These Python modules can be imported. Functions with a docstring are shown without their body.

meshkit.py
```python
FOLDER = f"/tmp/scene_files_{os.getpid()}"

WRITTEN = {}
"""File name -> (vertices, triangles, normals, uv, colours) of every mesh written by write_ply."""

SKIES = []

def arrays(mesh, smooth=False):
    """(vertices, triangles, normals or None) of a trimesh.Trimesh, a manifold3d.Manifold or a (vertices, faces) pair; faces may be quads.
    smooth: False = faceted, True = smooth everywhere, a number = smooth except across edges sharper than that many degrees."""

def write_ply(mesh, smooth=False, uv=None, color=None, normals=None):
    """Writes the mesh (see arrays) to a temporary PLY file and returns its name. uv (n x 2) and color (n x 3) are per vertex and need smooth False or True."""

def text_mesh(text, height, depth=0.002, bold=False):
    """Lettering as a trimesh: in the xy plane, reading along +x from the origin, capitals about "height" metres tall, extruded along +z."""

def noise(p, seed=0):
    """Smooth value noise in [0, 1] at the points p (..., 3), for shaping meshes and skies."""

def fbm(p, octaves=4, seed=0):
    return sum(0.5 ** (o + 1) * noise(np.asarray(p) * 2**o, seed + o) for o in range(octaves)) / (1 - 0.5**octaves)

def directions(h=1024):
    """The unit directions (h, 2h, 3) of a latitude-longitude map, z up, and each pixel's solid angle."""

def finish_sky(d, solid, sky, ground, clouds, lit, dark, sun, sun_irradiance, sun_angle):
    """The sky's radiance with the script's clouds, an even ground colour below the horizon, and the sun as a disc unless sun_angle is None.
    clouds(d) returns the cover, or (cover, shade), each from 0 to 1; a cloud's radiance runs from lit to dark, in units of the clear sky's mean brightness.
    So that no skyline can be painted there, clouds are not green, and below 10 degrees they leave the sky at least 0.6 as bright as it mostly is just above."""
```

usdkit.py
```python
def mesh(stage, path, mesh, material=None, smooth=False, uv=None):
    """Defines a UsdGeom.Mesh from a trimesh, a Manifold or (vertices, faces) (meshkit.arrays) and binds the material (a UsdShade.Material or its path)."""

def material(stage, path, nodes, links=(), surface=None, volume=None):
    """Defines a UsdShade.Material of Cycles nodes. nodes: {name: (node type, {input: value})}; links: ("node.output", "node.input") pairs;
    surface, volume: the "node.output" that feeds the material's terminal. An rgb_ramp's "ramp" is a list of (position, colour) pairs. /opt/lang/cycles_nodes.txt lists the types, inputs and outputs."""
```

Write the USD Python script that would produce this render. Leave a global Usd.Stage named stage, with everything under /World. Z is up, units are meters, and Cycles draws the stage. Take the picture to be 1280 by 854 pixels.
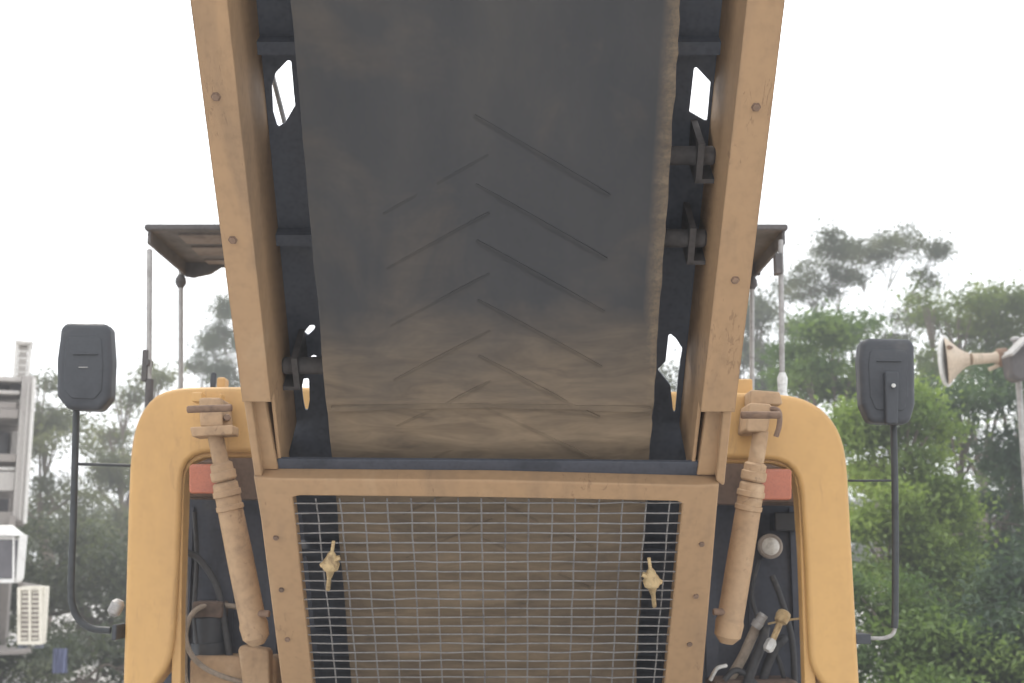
import math, random
import numpy as np, trimesh
from shapely.geometry import Polygon
from pxr import Usd, UsdGeom, UsdLux, UsdShade, Gf, Sdf, Vt
import usdkit, meshkit

stage = Usd.Stage.CreateInMemory()
UsdGeom.SetStageUpAxis(stage, UsdGeom.Tokens.z)
UsdGeom.SetStageMetersPerUnit(stage, 1.0)
UsdGeom.Xform.Define(stage, '/World')
UsdGeom.Scope.Define(stage, '/World/Looks')
rng = np.random.default_rng(7)
random.seed(7)

# ------------------------------------------------------------------ camera
F_PX, PITCH, CAM_Z = 1545.0, math.radians(9.8), 1.7
cam = UsdGeom.Camera.Define(stage, '/World/camera')
cam.AddTranslateOp().Set(Gf.Vec3d(0, 0, CAM_Z))
cam.AddRotateXOp().Set(90 + math.degrees(PITCH))
cam.CreateHorizontalApertureAttr(36.0)
cam.CreateVerticalApertureAttr(36.0 * 683 / 1024)
cam.CreateFocalLengthAttr(36.0 * F_PX / 1280)
cam.CreateClippingRangeAttr(Gf.Vec2f(0.05, 2000))
cam.CreateFStopAttr(5.0)
cam.CreateFocusDistanceAttr(2.95)
EXPOSURE = 0.4
cam.CreateExposureAttr(EXPOSURE)

# ------------------------------------------------------------------ sky and sun
SUN_EL, SUN_AZ = math.radians(62), math.radians(318)      # azimuth from +y towards +x
sun_dir = np.array([math.cos(SUN_EL) * math.sin(SUN_AZ), math.cos(SUN_EL) * math.cos(SUN_AZ), math.sin(SUN_EL)])
SKY_STRENGTH, CLOUD = 0.10, 14.0
sky_mat = usdkit.material(stage, '/World/Looks/sky_look', {
    'sky': ('sky_texture', {'sky_type': 'single_scattering', 'sun_disc': False, 'sun_elevation': SUN_EL, 'sun_rotation': SUN_AZ}),
    'tc': ('texture_coordinate', {}),
    'map': ('mapping', {'scale': (1.0, 1.0, 2.2)}),
    'n': ('noise_texture', {'scale': 2.2, 'detail': 6.0, 'roughness': 0.55}),
    'cov': ('rgb_ramp', {'ramp': [(0.25, (0.80, 0.80, 0.80)), (0.7, (0.97, 0.97, 0.97))]}),
    'tone': ('rgb_ramp', {'ramp': [(0.3, (CLOUD * .86, CLOUD * .88, CLOUD * .91)), (0.75, (CLOUD * 1.0, CLOUD * 1.0, CLOUD * 1.0))]}),
    'm': ('mix_color', {'use_clamp': False}),
    'bg': ('background_shader', {'strength': SKY_STRENGTH}),
}, [('tc.generated', 'map.vector'), ('map.vector', 'n.vector'), ('n.fac', 'cov.fac'), ('n.fac', 'tone.fac'), ('cov.color', 'm.fac'),
    ('sky.color', 'm.a'), ('tone.color', 'm.b'), ('m.result', 'bg.color')], surface='bg.background')
dome = UsdLux.DomeLight.Define(stage, '/World/sky')
UsdShade.MaterialBindingAPI.Apply(dome.GetPrim()).Bind(sky_mat)
for k, v in (('label', 'bright white overcast sky above the machine and trees'), ('category', 'sky'), ('kind', 'structure')):
    dome.GetPrim().SetCustomDataByKey(k, v)
sun = UsdLux.DistantLight.Define(stage, '/World/sun')
sun.CreateNormalizeAttr(True); sun.CreateIntensityAttr(0.40); sun.CreateAngleAttr(14.0); sun.CreateColorAttr(Gf.Vec3f(1.0, 0.94, 0.84))
_z = Gf.Vec3d(*map(float, sun_dir))
sun.AddTransformOp().Set(Gf.Matrix4d().SetRotate(Gf.Rotation(Gf.Vec3d(0, 0, 1), _z)))

# ------------------------------------------------------------------ scene helpers
used = {}
origin = {}
def numbered(parent, name):
    k = (parent, name)
    used[k] = used.get(k, -1) + 1
    return name if used[k] == 0 else f'{name}_{used[k]:03d}'
def tag(prim, label=None, cat=None, group=None, kind=None):
    for k, v in (('label', label), ('category', cat), ('group', group), ('kind', kind)):
        if v: prim.SetCustomDataByKey(k, v)
    return prim
def thing(name, loc, label, cat, group=None):
    path = '/World/' + numbered('/World', name)
    x = UsdGeom.Xform.Define(stage, path); x.AddTranslateOp().Set(Gf.Vec3d(*map(float, loc)))
    origin[path] = np.array(loc, float)
    return tag(x.GetPrim(), label, cat, group)
turned = {}
def obj(name, mesh, m, parent=None, smooth=35, label=None):
    """One Mesh prim; mesh coordinates are given in world space (before a thing's own turn about its corner, if it has one)."""
    pp = str(parent.GetPath()) if parent else '/World'
    path = pp + '/' + numbered(pp, name)
    o = origin.get(pp, np.zeros(3)); origin[path] = o
    if isinstance(mesh, (list, tuple)) and len(mesh) and isinstance(mesh[0], trimesh.Trimesh):
        mesh = trimesh.util.concatenate(list(mesh))
    v, f = (np.asarray(mesh.vertices) - o, np.asarray(mesh.faces)) if hasattr(mesh, 'vertices') else (np.asarray(mesh[0]) - o, np.asarray(mesh[1]))
    if pp in turned:
        th, cx_, cy_ = turned[pp]; turned[path] = turned[pp]; w = v + o - (cx_, cy_, 0); c_, s_ = math.cos(th), math.sin(th)
        v = np.stack([w[:, 0] * c_ - w[:, 1] * s_ + cx_, w[:, 0] * s_ + w[:, 1] * c_ + cy_, w[:, 2]], 1) - o
    pr = usdkit.mesh(stage, path, trimesh.Trimesh(v, f, process=False), m, smooth=smooth).GetPrim()
    if label: pr.SetCustomDataByKey('label', label)
    return pr

# ------------------------------------------------------------------ measuring: a picture point to a place on a real plane
C = np.array([0, 0, CAM_Z]); cp, sp = math.cos(PITCH), math.sin(PITCH)
FWD, UPV = np.array([0, cp, sp]), np.array([0, -sp, cp])
def ray(px, py):
    return FWD * F_PX + np.array([1.0, 0, 0]) * (px - 640) + UPV * (427 - py)
class Frame:
    def __init__(s, O, U, V):
        s.O, s.U, s.V = np.array(O, float), np.array(U, float), np.array(V, float); s.N = np.cross(s.U, s.V)
    def hit(s, px, py, d=0.0):
        r = ray(px, py); o = s.O - d * s.N
        return C + r * (np.dot(o - C, s.N) / np.dot(r, s.N))
    def ab(s, px, py, d=0.0):
        q = s.hit(px, py, d) - s.O
        return np.array([q @ s.U, q @ s.V])
    def pts(s, l, d=0.0): return np.array([s.ab(x, y, d) for x, y in l])
    def to3(s, ab, d=0.0):
        ab = np.atleast_2d(ab)
        return s.O + ab[:, :1] * s.U + ab[:, 1:2] * s.V - np.reshape(d, (-1, 1)) * s.N
def wall(Y): return Frame((0, Y, 0), (1, 0, 0), (0, 0, 1))
def P(px, py, Y): return wall(Y).hit(px, py)
SL = math.radians(48)
CV = Frame((-0.067, 3.98, 2.18), (1, 0, 0), (0, -math.cos(SL), math.sin(SL)))   # the underside plane of the conveyor

# ------------------------------------------------------------------ mesh helpers
def fillet(pts, radii, n=7):
    pts = np.asarray(pts, float); N = len(pts); out = []
    radii = [radii] * N if np.ndim(radii) == 0 else list(radii)
    for i in range(N):
        p, a, b, r = pts[i], pts[i - 1] - pts[i], pts[(i + 1) % N] - pts[i], radii[i]
        la, lb = np.linalg.norm(a), np.linalg.norm(b); a, b = a / la, b / lb
        ang = math.acos(np.clip(a @ b, -1, 1))
        if r <= 0 or ang > 3.1: out.append(p); continue
        t = min(r / math.tan(ang / 2), la * .48, lb * .48); rr = t * math.tan(ang / 2)
        c = p + (a + b) / np.linalg.norm(a + b) * rr / math.sin(ang / 2)
        p0, p1 = p + a * t - c, p + b * t - c
        a0 = math.atan2(p0[1], p0[0]); da = (math.atan2(p1[1], p1[0]) - a0 + math.pi) % (2 * math.pi) - math.pi
        out += [c + rr * np.array([math.cos(a0 + da * k / n), math.sin(a0 + da * k / n)]) for k in range(n + 1)]
    return np.array(out)
def ccw(p):
    p = np.asarray(p, float); x, y = p.T
    return p if np.sum(x * np.roll(y, -1) - y * np.roll(x, -1)) > 0 else p[::-1]
def inset(p, r):
    e = np.roll(p, -1, 0) - p; e /= np.linalg.norm(e, axis=1, keepdims=True) + 1e-12
    n = np.stack([-e[:, 1], e[:, 0]], 1); m = n + np.roll(n, 1, 0)
    m /= np.maximum((m * m).sum(1, keepdims=True), .35) / 2
    return p + m * r
def plate(outline, thick, r, fr, d0=0.0, holes=(), steps=3):
    """A plate seen from the front of frame fr: outline (n,2) in its plane, front face at depth d0, edges rounded with radius r."""
    loops = [(ccw(outline), 1)] + [(ccw(h), -1) for h in holes]
    V, Fc, base = [], [], 0
    caps = {'front': [], 'back': []}
    for lp, sg in loops:
        n = len(lp); lay = []
        for k in range(steps + 1):
            t = k / steps * math.pi / 2
            lay.append((inset(lp, sg * r * (1 - math.sin(t))), d0 + r * (1 - math.cos(t))))
        lay.append((lp, d0 + thick))
        for k, (q, d) in enumerate(lay): V.append(fr.to3(q, d))
        for k in range(len(lay) - 1):
            i = np.arange(n); j = (i + 1) % n; a, b = base + k * n, base + (k + 1) * n
            q = np.stack([a + i, b + i, b + j, a + j], 1)
            if sg < 0: q = q[:, ::-1]
            Fc += [q[:, [0, 1, 2]], q[:, [0, 2, 3]]]
        caps['front'].append((lay[0][0], base)); caps['back'].append((lay[-1][0], base + (len(lay) - 1) * n))
        base += n * len(lay)
    for which in caps:
        l = caps[which]
        verts, f = trimesh.creation.triangulate_polygon(Polygon(l[0][0], [x[0] for x in l[1:]]), engine='earcut')
        from scipy.spatial import cKDTree
        allv = np.vstack([x[0] for x in l]); idx = np.concatenate([np.arange(len(x[0])) + x[1] for x in l])
        f = idx[cKDTree(allv).query(verts)[1]][f]
        Fc.append(f)
    V, Fc = np.vstack(V), np.vstack(Fc)
    # orient caps
    tri = V[Fc]; nn = np.cross(tri[:, 1] - tri[:, 0], tri[:, 2] - tri[:, 0]) @ fr.N
    ncap = sum(len(x) for x in Fc[-0:]) if False else None
    m = trimesh.Trimesh(V, Fc, process=False); m.merge_vertices(); trimesh.repair.fix_normals(m)
    return m
def hexa(c8):
    """8 corners: bottom loop 0-3, top loop 4-7."""
    f = [[0, 3, 2], [0, 2, 1], [4, 5, 6], [4, 6, 7], [0, 1, 5], [0, 5, 4], [1, 2, 6], [1, 6, 5], [2, 3, 7], [2, 7, 6], [3, 0, 4], [3, 4, 7]]
    m = trimesh.Trimesh(np.array(c8, float), f, process=False); trimesh.repair.fix_normals(m); return m
def box(lo, hi):
    lo, hi = np.minimum(lo, hi), np.maximum(lo, hi)
    m = trimesh.creation.box(hi - lo); m.apply_translation((lo + hi) / 2); return m
def rbox(lo, hi, r=.01):
    """A box with chamfered vertical and front edges, front towards -y."""
    lo, hi = np.minimum(lo, hi), np.maximum(lo, hi)
    fr = Frame((0, lo[1], 0), (1, 0, 0), (0, 0, 1))
    return plate(fillet([(lo[0], lo[2]), (hi[0], lo[2]), (hi[0], hi[2]), (lo[0], hi[2])], r, 3), hi[1] - lo[1], r * .8, fr)
def basis(t):
    t = t / np.linalg.norm(t); a = np.cross(t, [0, 0, 1.0] if abs(t[2]) < .9 else [1.0, 0, 0]); a /= np.linalg.norm(a)
    return t, a, np.cross(t, a)
def lathe(p0, p1, prof, n=24):
    """prof: (fraction along p0-p1, radius) pairs; ends capped."""
    p0, p1 = np.array(p0, float), np.array(p1, float); t, a, b = basis(p1 - p0); L = np.linalg.norm(p1 - p0)
    ang = np.arange(n) * 2 * math.pi / n; ring = np.cos(ang)[:, None] * a + np.sin(ang)[:, None] * b
    V = [p0 + t * L * s + ring * r for s, r in prof]; F = []
    i = np.arange(n); j = (i + 1) % n
    for k in range(len(prof) - 1):
        q = np.stack([k * n + i, k * n + j, (k + 1) * n + j, (k + 1) * n + i], 1); F += [q[:, [0, 1, 2]], q[:, [0, 2, 3]]]
    V = np.vstack(V + [p0 + t * L * prof[0][0], p0 + t * L * prof[-1][0]]); e = len(V)
    F += [np.stack([j, i, np.full(n, e - 2)], 1), np.stack([(len(prof) - 1) * n + i, (len(prof) - 1) * n + j, np.full(n, e - 1)], 1)]
    m = trimesh.Trimesh(V, np.vstack(F), process=False); trimesh.repair.fix_normals(m); return m
def rod(p0, p1, r, n=12, ch=None):
    L = np.linalg.norm(np.subtract(p1, p0)); c = min(ch or r * .25, L * .3)
    return lathe(p0, p1, [(0, r - c * .8), (c / L, r), (1 - c / L, r), (1, r - c * .8)], n)
def spline(pts, n=8):
    p = np.asarray(pts, float); p = np.vstack([2 * p[0] - p[1], p, 2 * p[-1] - p[-2]]); out = []
    for i in range(1, len(p) - 2):
        for t in np.arange(n) / n:
            out.append(.5 * (2 * p[i] + (p[i + 1] - p[i - 1]) * t + (2 * p[i - 1] - 5 * p[i] + 4 * p[i + 1] - p[i + 2]) * t * t + (3 * p[i] - p[i - 1] - 3 * p[i + 1] + p[i + 2]) * t ** 3))
    return np.array(out + [p[-2]])
def tube(pts, r, n=10):
    p = np.asarray(pts, float); r = np.broadcast_to(r, (len(p),)); t = np.gradient(p, axis=0); t /= np.linalg.norm(t, axis=1, keepdims=True)
    _, a, _ = basis(t[0]); V, F = [], []
    ang = np.arange(n) * 2 * math.pi / n
    for k in range(len(p)):
        a = a - t[k] * (a @ t[k]); a /= np.linalg.norm(a); b = np.cross(t[k], a)
        V.append(p[k] + r[k] * (np.cos(ang)[:, None] * a + np.sin(ang)[:, None] * b))
    i = np.arange(n); j = (i + 1) % n
    for k in range(len(p) - 1):
        q = np.stack([k * n + i, k * n + j, (k + 1) * n + j, (k + 1) * n + i], 1); F += [q[:, [0, 1, 2]], q[:, [0, 2, 3]]]
    V = np.vstack(V + [p[:1], p[-1:]]); e = len(V)
    F += [np.stack([j, i, np.full(n, e - 2)], 1), np.stack([(len(p) - 1) * n + i, (len(p) - 1) * n + j, np.full(n, e - 1)], 1)]
    return trimesh.Trimesh(V, np.vstack(F), process=False)
def bolt(fr, ab, r=.013, h=.012, d=0.0):
    c = fr.to3(ab, d)[0]
    return lathe(c - fr.N * .004, c + fr.N * h, [(0, r * 1.35), (.32, r * 1.35), (.34, r), (.85, r), (1, r * .75)], 6)

# ------------------------------------------------------------------ materials
M = {}
def look(name, base, dark=None, light=None, chips=0.0, rough=.5, scale=3.0, metallic=0.0, fine=60.0, bump=.15, bumpd=.002, amount=.6, spec=.5, stretch=(1, 1, 1), round_edge=0.0, coat=0.0):
    """A worn surface: broad blotches of dirt and dust over the base colour, fine speckle, roughness that follows the dirt, fine relief."""
    base = np.array(base); dark = base * .6 if dark is None else np.array(dark); light = base * 1.15 if light is None else np.array(light)
    nodes = {
        'tc': ('texture_coordinate', {}), 'map': ('mapping', {'scale': stretch}),
        'n1': ('noise_texture', {'scale': scale, 'detail': 7.0, 'roughness': .62, 'distortion': .4}),
        'n2': ('noise_texture', {'scale': fine, 'detail': 3.0, 'roughness': .6}),
        'r1': ('rgb_ramp', {'ramp': [(.30, tuple(dark)), (.48, tuple(base)), (.60, tuple(base)), (.78, tuple(light))]}),
        'r2': ('rgb_ramp', {'ramp': [(.30, (.72, .72, .72)), (.5, (1, 1, 1)), (.75, (1.12, 1.12, 1.12))]}),
        'mul': ('mix_color', {'blend_type': 'multiply', 'fac': amount, 'use_clamp': False}),
        'rr': ('map_range', {'from_min': .3, 'from_max': .7, 'to_min': min(1, rough + .15), 'to_max': max(.05, rough - .1), 'clamp': True}),
        'bump': ('bump', {'strength': bump, 'distance': bumpd}),
        'p': ('principled_bsdf', {'metallic': metallic, 'specular_ior_level': spec, 'coat_weight': coat, 'coat_roughness': .2}),
    }
    links = [('tc.object', 'map.vector'), ('map.vector', 'n1.vector'), ('tc.object', 'n2.vector'), ('n1.fac', 'r1.fac'), ('n2.fac', 'r2.fac'), ('r1.color', 'mul.a'), ('r2.color', 'mul.b'),
             ('mul.result', 'p.base_color'), ('n1.fac', 'rr.value'), ('rr.result', 'p.roughness'), ('n2.fac', 'bump.height'), ('bump.normal', 'p.normal')]
    if chips:
        nodes.update({'n5': ('noise_texture', {'scale': 19.0, 'detail': 6.0, 'roughness': .7, 'distortion': .8}), 'n6': ('noise_texture', {'scale': 2.3, 'detail': 3.0}),
                      'sum': ('math', {'math_type': 'multiply_add', 'value2': .45}), 'cr': ('rgb_ramp', {'ramp': [(.86, (0, 0, 0)), (.90, (chips, chips, chips))]}),
                      'cm': ('mix_color', {'use_clamp': False, 'b': (.13, .075, .045)})})
        links.remove(('mul.result', 'p.base_color'))
        links += [('map.vector', 'n5.vector'), ('tc.object', 'n6.vector'), ('n6.fac', 'sum.value1'), ('n5.fac', 'sum.value3'), ('sum.value', 'cr.fac'), ('cr.color', 'cm.fac'), ('mul.result', 'cm.a'), ('cm.result', 'p.base_color')]
    if round_edge:
        nodes['bv'] = ('bevel', {'radius': round_edge, 'samples': 4}); links.append(('bv.bevel', 'bump.normal'))
    M[name] = usdkit.material(stage, '/World/Looks/' + name, nodes, links, surface='p.BSDF')
look('hood_paint', (.53, .315, .115), dark=(.46, .275, .11), light=(.57, .35, .145), chips=.14, rough=.42, scale=1.6, amount=.18, fine=25, bump=.05, stretch=(1.6, 1, .3))
look('conveyor_paint', (.375, .238, .130), dark=(.29, .19, .112), light=(.42, .285, .168), chips=.38, rough=.62, scale=2.4, amount=.32, fine=34, bump=.08, stretch=(2.4, .8, .5), round_edge=.008)
look('dusty_paint', (.39, .26, .152), dark=(.28, .19, .12), light=(.48, .345, .22), chips=.45, rough=.7, scale=7, amount=.45, fine=40)
look('rusty_iron', (.20, .13, .09), dark=(.10, .07, .055), light=(.32, .21, .13), rough=.8, scale=12)
look('dark_steel', (.105, .118, .148), dark=(.08, .09, .118), light=(.14, .145, .16), rough=.65, scale=3)
look('black_plastic', (.040, .044, .052), dark=(.03, .033, .04), light=(.085, .085, .085), rough=.55, scale=5, fine=220, bump=.25)
look('guard_wire', (.22, .21, .205), dark=(.13, .12, .12), light=(.30, .28, .26), rough=.6, scale=10)
look('black_tube', (.032, .036, .040), light=(.07, .07, .07), rough=.45, scale=8)
look('galvanised', (.36, .35, .34), dark=(.24, .23, .22), light=(.48, .46, .45), rough=.5, scale=14, metallic=.4)
look('bright_steel', (.62, .62, .60), dark=(.42, .42, .41), rough=.4, scale=20, metallic=.3)
look('canopy_steel', (.085, .078, .078), dark=(.05, .048, .05), light=(.16, .135, .12), rough=.7, scale=5)
look('slat_paint', (.15, .125, .11), dark=(.10, .08, .075), light=(.20, .17, .15), rough=.7, scale=6)
look('hose_rubber', (.045, .046, .05), light=(.11, .10, .09), rough=.6, scale=9)
look('dusty_hose', (.30, .25, .20), dark=(.18, .15, .12), light=(.42, .36, .29), rough=.75, scale=9)
look('brass', (.50, .37, .20), dark=(.24, .165, .09), light=(.66, .54, .34), rough=.45, scale=26, metallic=.25)
look('red_lens', (.38, .115, .06), dark=(.29, .085, .048), light=(.42, .145, .085), rough=.3, scale=8, fine=140, coat=.3)
look('lamp_glass', (.62, .61, .57), dark=(.30, .29, .26), light=(.62, .61, .58), rough=.25, scale=16, coat=.5)
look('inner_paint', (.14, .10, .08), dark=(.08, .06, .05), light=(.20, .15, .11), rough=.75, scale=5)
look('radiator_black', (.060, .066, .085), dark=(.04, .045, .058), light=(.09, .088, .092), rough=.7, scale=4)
look('track_rubber', (.04, .038, .036), light=(.13, .11, .09), rough=.85, scale=5)
look('concrete', (.43, .405, .38), dark=(.26, .24, .225), light=(.52, .50, .475), rough=.9, scale=1.3, stretch=(2, 2, .4))
look('stained_wall', (.26, .235, .215), dark=(.15, .135, .125), light=(.36, .33, .31), rough=.9, scale=1.5, stretch=(2, 2, .4))
look('white_pipe', (.62, .60, .57), dark=(.45, .43, .4), rough=.5, scale=6)
look('white_cabinet', (.66, .62, .53), dark=(.48, .44, .37), light=(.72, .69, .62), rough=.5, scale=4)
look('grille_grey', (.30, .265, .235), dark=(.20, .17, .15), rough=.7, scale=6)
look('dark_pane', (.10, .095, .105), rough=.25, scale=2)
look('white_frame', (.72, .71, .69), dark=(.55, .53, .51), rough=.45, scale=5)
look('blue_sheet', (.10, .115, .20), dark=(.07, .08, .14), light=(.16, .17, .26), rough=.6, scale=2, stretch=(3, 3, .6))
look('horn_paint', (.50, .41, .315), dark=(.36, .29, .22), light=(.58, .50, .40), rough=.55, scale=7)
look('horn_rim', (.58, .58, .56), dark=(.42, .42, .41), rough=.5, scale=7)
look('ground_dirt', (.50, .485, .465), dark=(.41, .395, .375), light=(.57, .555, .535), rough=.95, scale=.5, fine=14, bump=.5, bumpd=.02)
look('bark', (.17, .14, .115), dark=(.09, .075, .06), light=(.27, .235, .20), rough=.95, scale=5, stretch=(3, 3, .5))
look('pale_bark', (.36, .33, .29), dark=(.22, .19, .16), light=(.45, .42, .38), rough=.9, scale=4, stretch=(3, 3, .5))

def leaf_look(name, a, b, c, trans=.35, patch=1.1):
    """dark a, middle b, pale c: lit and shaded clumps painted into leaf colour"""
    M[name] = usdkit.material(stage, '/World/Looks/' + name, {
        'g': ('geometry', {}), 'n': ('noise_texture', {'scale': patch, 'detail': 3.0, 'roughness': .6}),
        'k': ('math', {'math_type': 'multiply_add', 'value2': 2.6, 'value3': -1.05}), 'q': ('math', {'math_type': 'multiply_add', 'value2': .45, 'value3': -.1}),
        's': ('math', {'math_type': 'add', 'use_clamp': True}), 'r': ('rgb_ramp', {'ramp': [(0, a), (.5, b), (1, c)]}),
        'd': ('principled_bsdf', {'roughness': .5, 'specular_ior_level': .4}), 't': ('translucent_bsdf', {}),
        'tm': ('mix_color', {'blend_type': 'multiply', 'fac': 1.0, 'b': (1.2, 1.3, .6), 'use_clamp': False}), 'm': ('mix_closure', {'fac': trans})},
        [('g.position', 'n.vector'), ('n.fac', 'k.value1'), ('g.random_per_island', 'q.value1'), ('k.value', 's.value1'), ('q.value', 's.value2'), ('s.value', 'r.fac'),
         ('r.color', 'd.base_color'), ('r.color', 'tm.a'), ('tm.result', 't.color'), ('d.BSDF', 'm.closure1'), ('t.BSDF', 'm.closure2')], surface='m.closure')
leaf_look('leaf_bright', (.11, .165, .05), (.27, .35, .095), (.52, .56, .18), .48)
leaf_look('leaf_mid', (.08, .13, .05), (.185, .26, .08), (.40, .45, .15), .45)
leaf_look('leaf_dark', (.045, .078, .05), (.09, .14, .07), (.24, .30, .13), .36)
leaf_look('leaf_olive', (.085, .115, .05), (.19, .235, .085), (.44, .46, .16), .45)
leaf_look('leaf_grey', (.07, .085, .06), (.13, .145, .095), (.27, .27, .18), .3)
leaf_look('leaf_hazy', (.10, .11, .075), (.20, .21, .12), (.42, .40, .26), .4)

# the belt: dark rubber, dust that has settled on its lower end and along the edges
def belt_look(name, b_lo, b_hi, amount, k=1.0):
    sc = lambda c: tuple(k * x for x in c)
    M[name] = usdkit.material(stage, '/World/Looks/' + name, {
        'g': ('geometry', {}), 'sx': ('separate_xyz', {}),
        'n1': ('noise_texture', {'scale': 2.6, 'detail': 7.0, 'roughness': .6, 'distortion': .5}),
        'n2': ('noise_texture', {'scale': 70.0, 'detail': 4.0, 'roughness': .65}),
        'mp': ('mapping', {'scale': (3, 1.1, 1.1)}), 'n3': ('noise_texture', {'scale': 1.3, 'detail': 6.0, 'roughness': .6}),
        'mq': ('mapping', {'scale': (2.2, 9, 9)}), 'n4': ('noise_texture', {'scale': 1.7, 'detail': 6.0, 'roughness': .65, 'distortion': .6}),
        'hz': ('map_range', {'from_min': b_hi, 'from_max': b_lo, 'to_min': 0.0, 'to_max': 1.0, 'clamp': True}),
        'nn': ('math', {'math_type': 'multiply_add', 'value2': 1.1, 'value3': -.58}),
        'add': ('math', {'math_type': 'add'}), 
        'w': ('math', {'math_type': 'multiply', 'value2': amount, 'use_clamp': True}),
        'xe': ('map_range', {'from_min': .415, 'from_max': .455, 'to_min': 0.0, 'to_max': 1.2, 'clamp': True}),
        'xn': ('math', {'math_type': 'multiply'}), 'mx': ('math', {'math_type': 'maximum'}),
        'rub': ('rgb_ramp', {'ramp': [(.3, sc((.049, .051, .056))), (.55, sc((.060, .060, .063))), (.75, sc((.076, .073, .071)))]}),
        'dust': ('rgb_ramp', {'ramp': [(.32, sc((.155, .115, .078))), (.5, sc((.225, .168, .112))), (.7, sc((.30, .225, .15)))]}),
        'mix': ('mix_color', {'use_clamp': False}), 'bump': ('bump', {'strength': .25, 'distance': .002}),
        'p': ('principled_bsdf', {'roughness': .8, 'specular_ior_level': .25})},
        [('g.position', 'sx.vector'), ('g.position', 'n1.vector'), ('g.position', 'n2.vector'), ('g.position', 'mp.vector'), ('mp.vector', 'n3.vector'), ('g.position', 'mq.vector'), ('mq.vector', 'n4.vector'), ('sx.z', 'hz.value'),
         ('n1.fac', 'nn.value1'), ('nn.value', 'add.value1'), ('hz.result', 'add.value2'), ('add.value', 'w.value1'),
         ('sx.x', 'xe.value'), ('xe.result', 'xn.value1'), ('n2.fac', 'xn.value2'), ('xn.value', 'mx.value1'), ('w.value', 'mx.value2'), ('mx.value', 'mix.fac'),
         ('n3.fac', 'rub.fac'), ('n4.fac', 'dust.fac'), ('rub.color', 'mix.a'), ('dust.color', 'mix.b'), ('mix.result', 'p.base_color'), ('n2.fac', 'bump.height'), ('bump.normal', 'p.normal')], surface='p.BSDF')
belt_look('belt_rubber', 2.12, 2.50, .85)
belt_look('worn_cleat', 2.12, 2.50, .85, .82)

# ------------------------------------------------------------------ the ground
gx, gy = np.meshgrid(np.linspace(-1, 1, 81), np.linspace(-1, 1, 81), indexing='ij')
gx, gy = np.sign(gx) * np.abs(gx) ** 3 * 600, np.sign(gy) * np.abs(gy) ** 3 * 600
gz = (meshkit.fbm(np.stack([gx / 6, gy / 6, 0 * gx], -1), 3, 5) - .5) * .08
i, j = np.meshgrid(np.arange(80), np.arange(80), indexing='ij'); q = (i * 81 + j).ravel()
gq = np.stack([q, q + 81, q + 82, q + 1], 1)
g = obj('ground', trimesh.Trimesh(np.stack([gx, gy, gz - .04], -1).reshape(-1, 3), np.vstack([gq[:, :3], gq[:, [0, 2, 3]]]), process=False), M['ground_dirt'], smooth=True)
tag(g, 'pale dusty concrete yard under the machine', 'ground', kind='structure')

# ================================================================== THE MILLING MACHINE
mach = thing('road_milling_machine', (-.067, 6.0, 0), 'yellow road milling machine seen head-on with its conveyor raised overhead', 'milling machine')
HY = 4.82; H = wall(HY)

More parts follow.
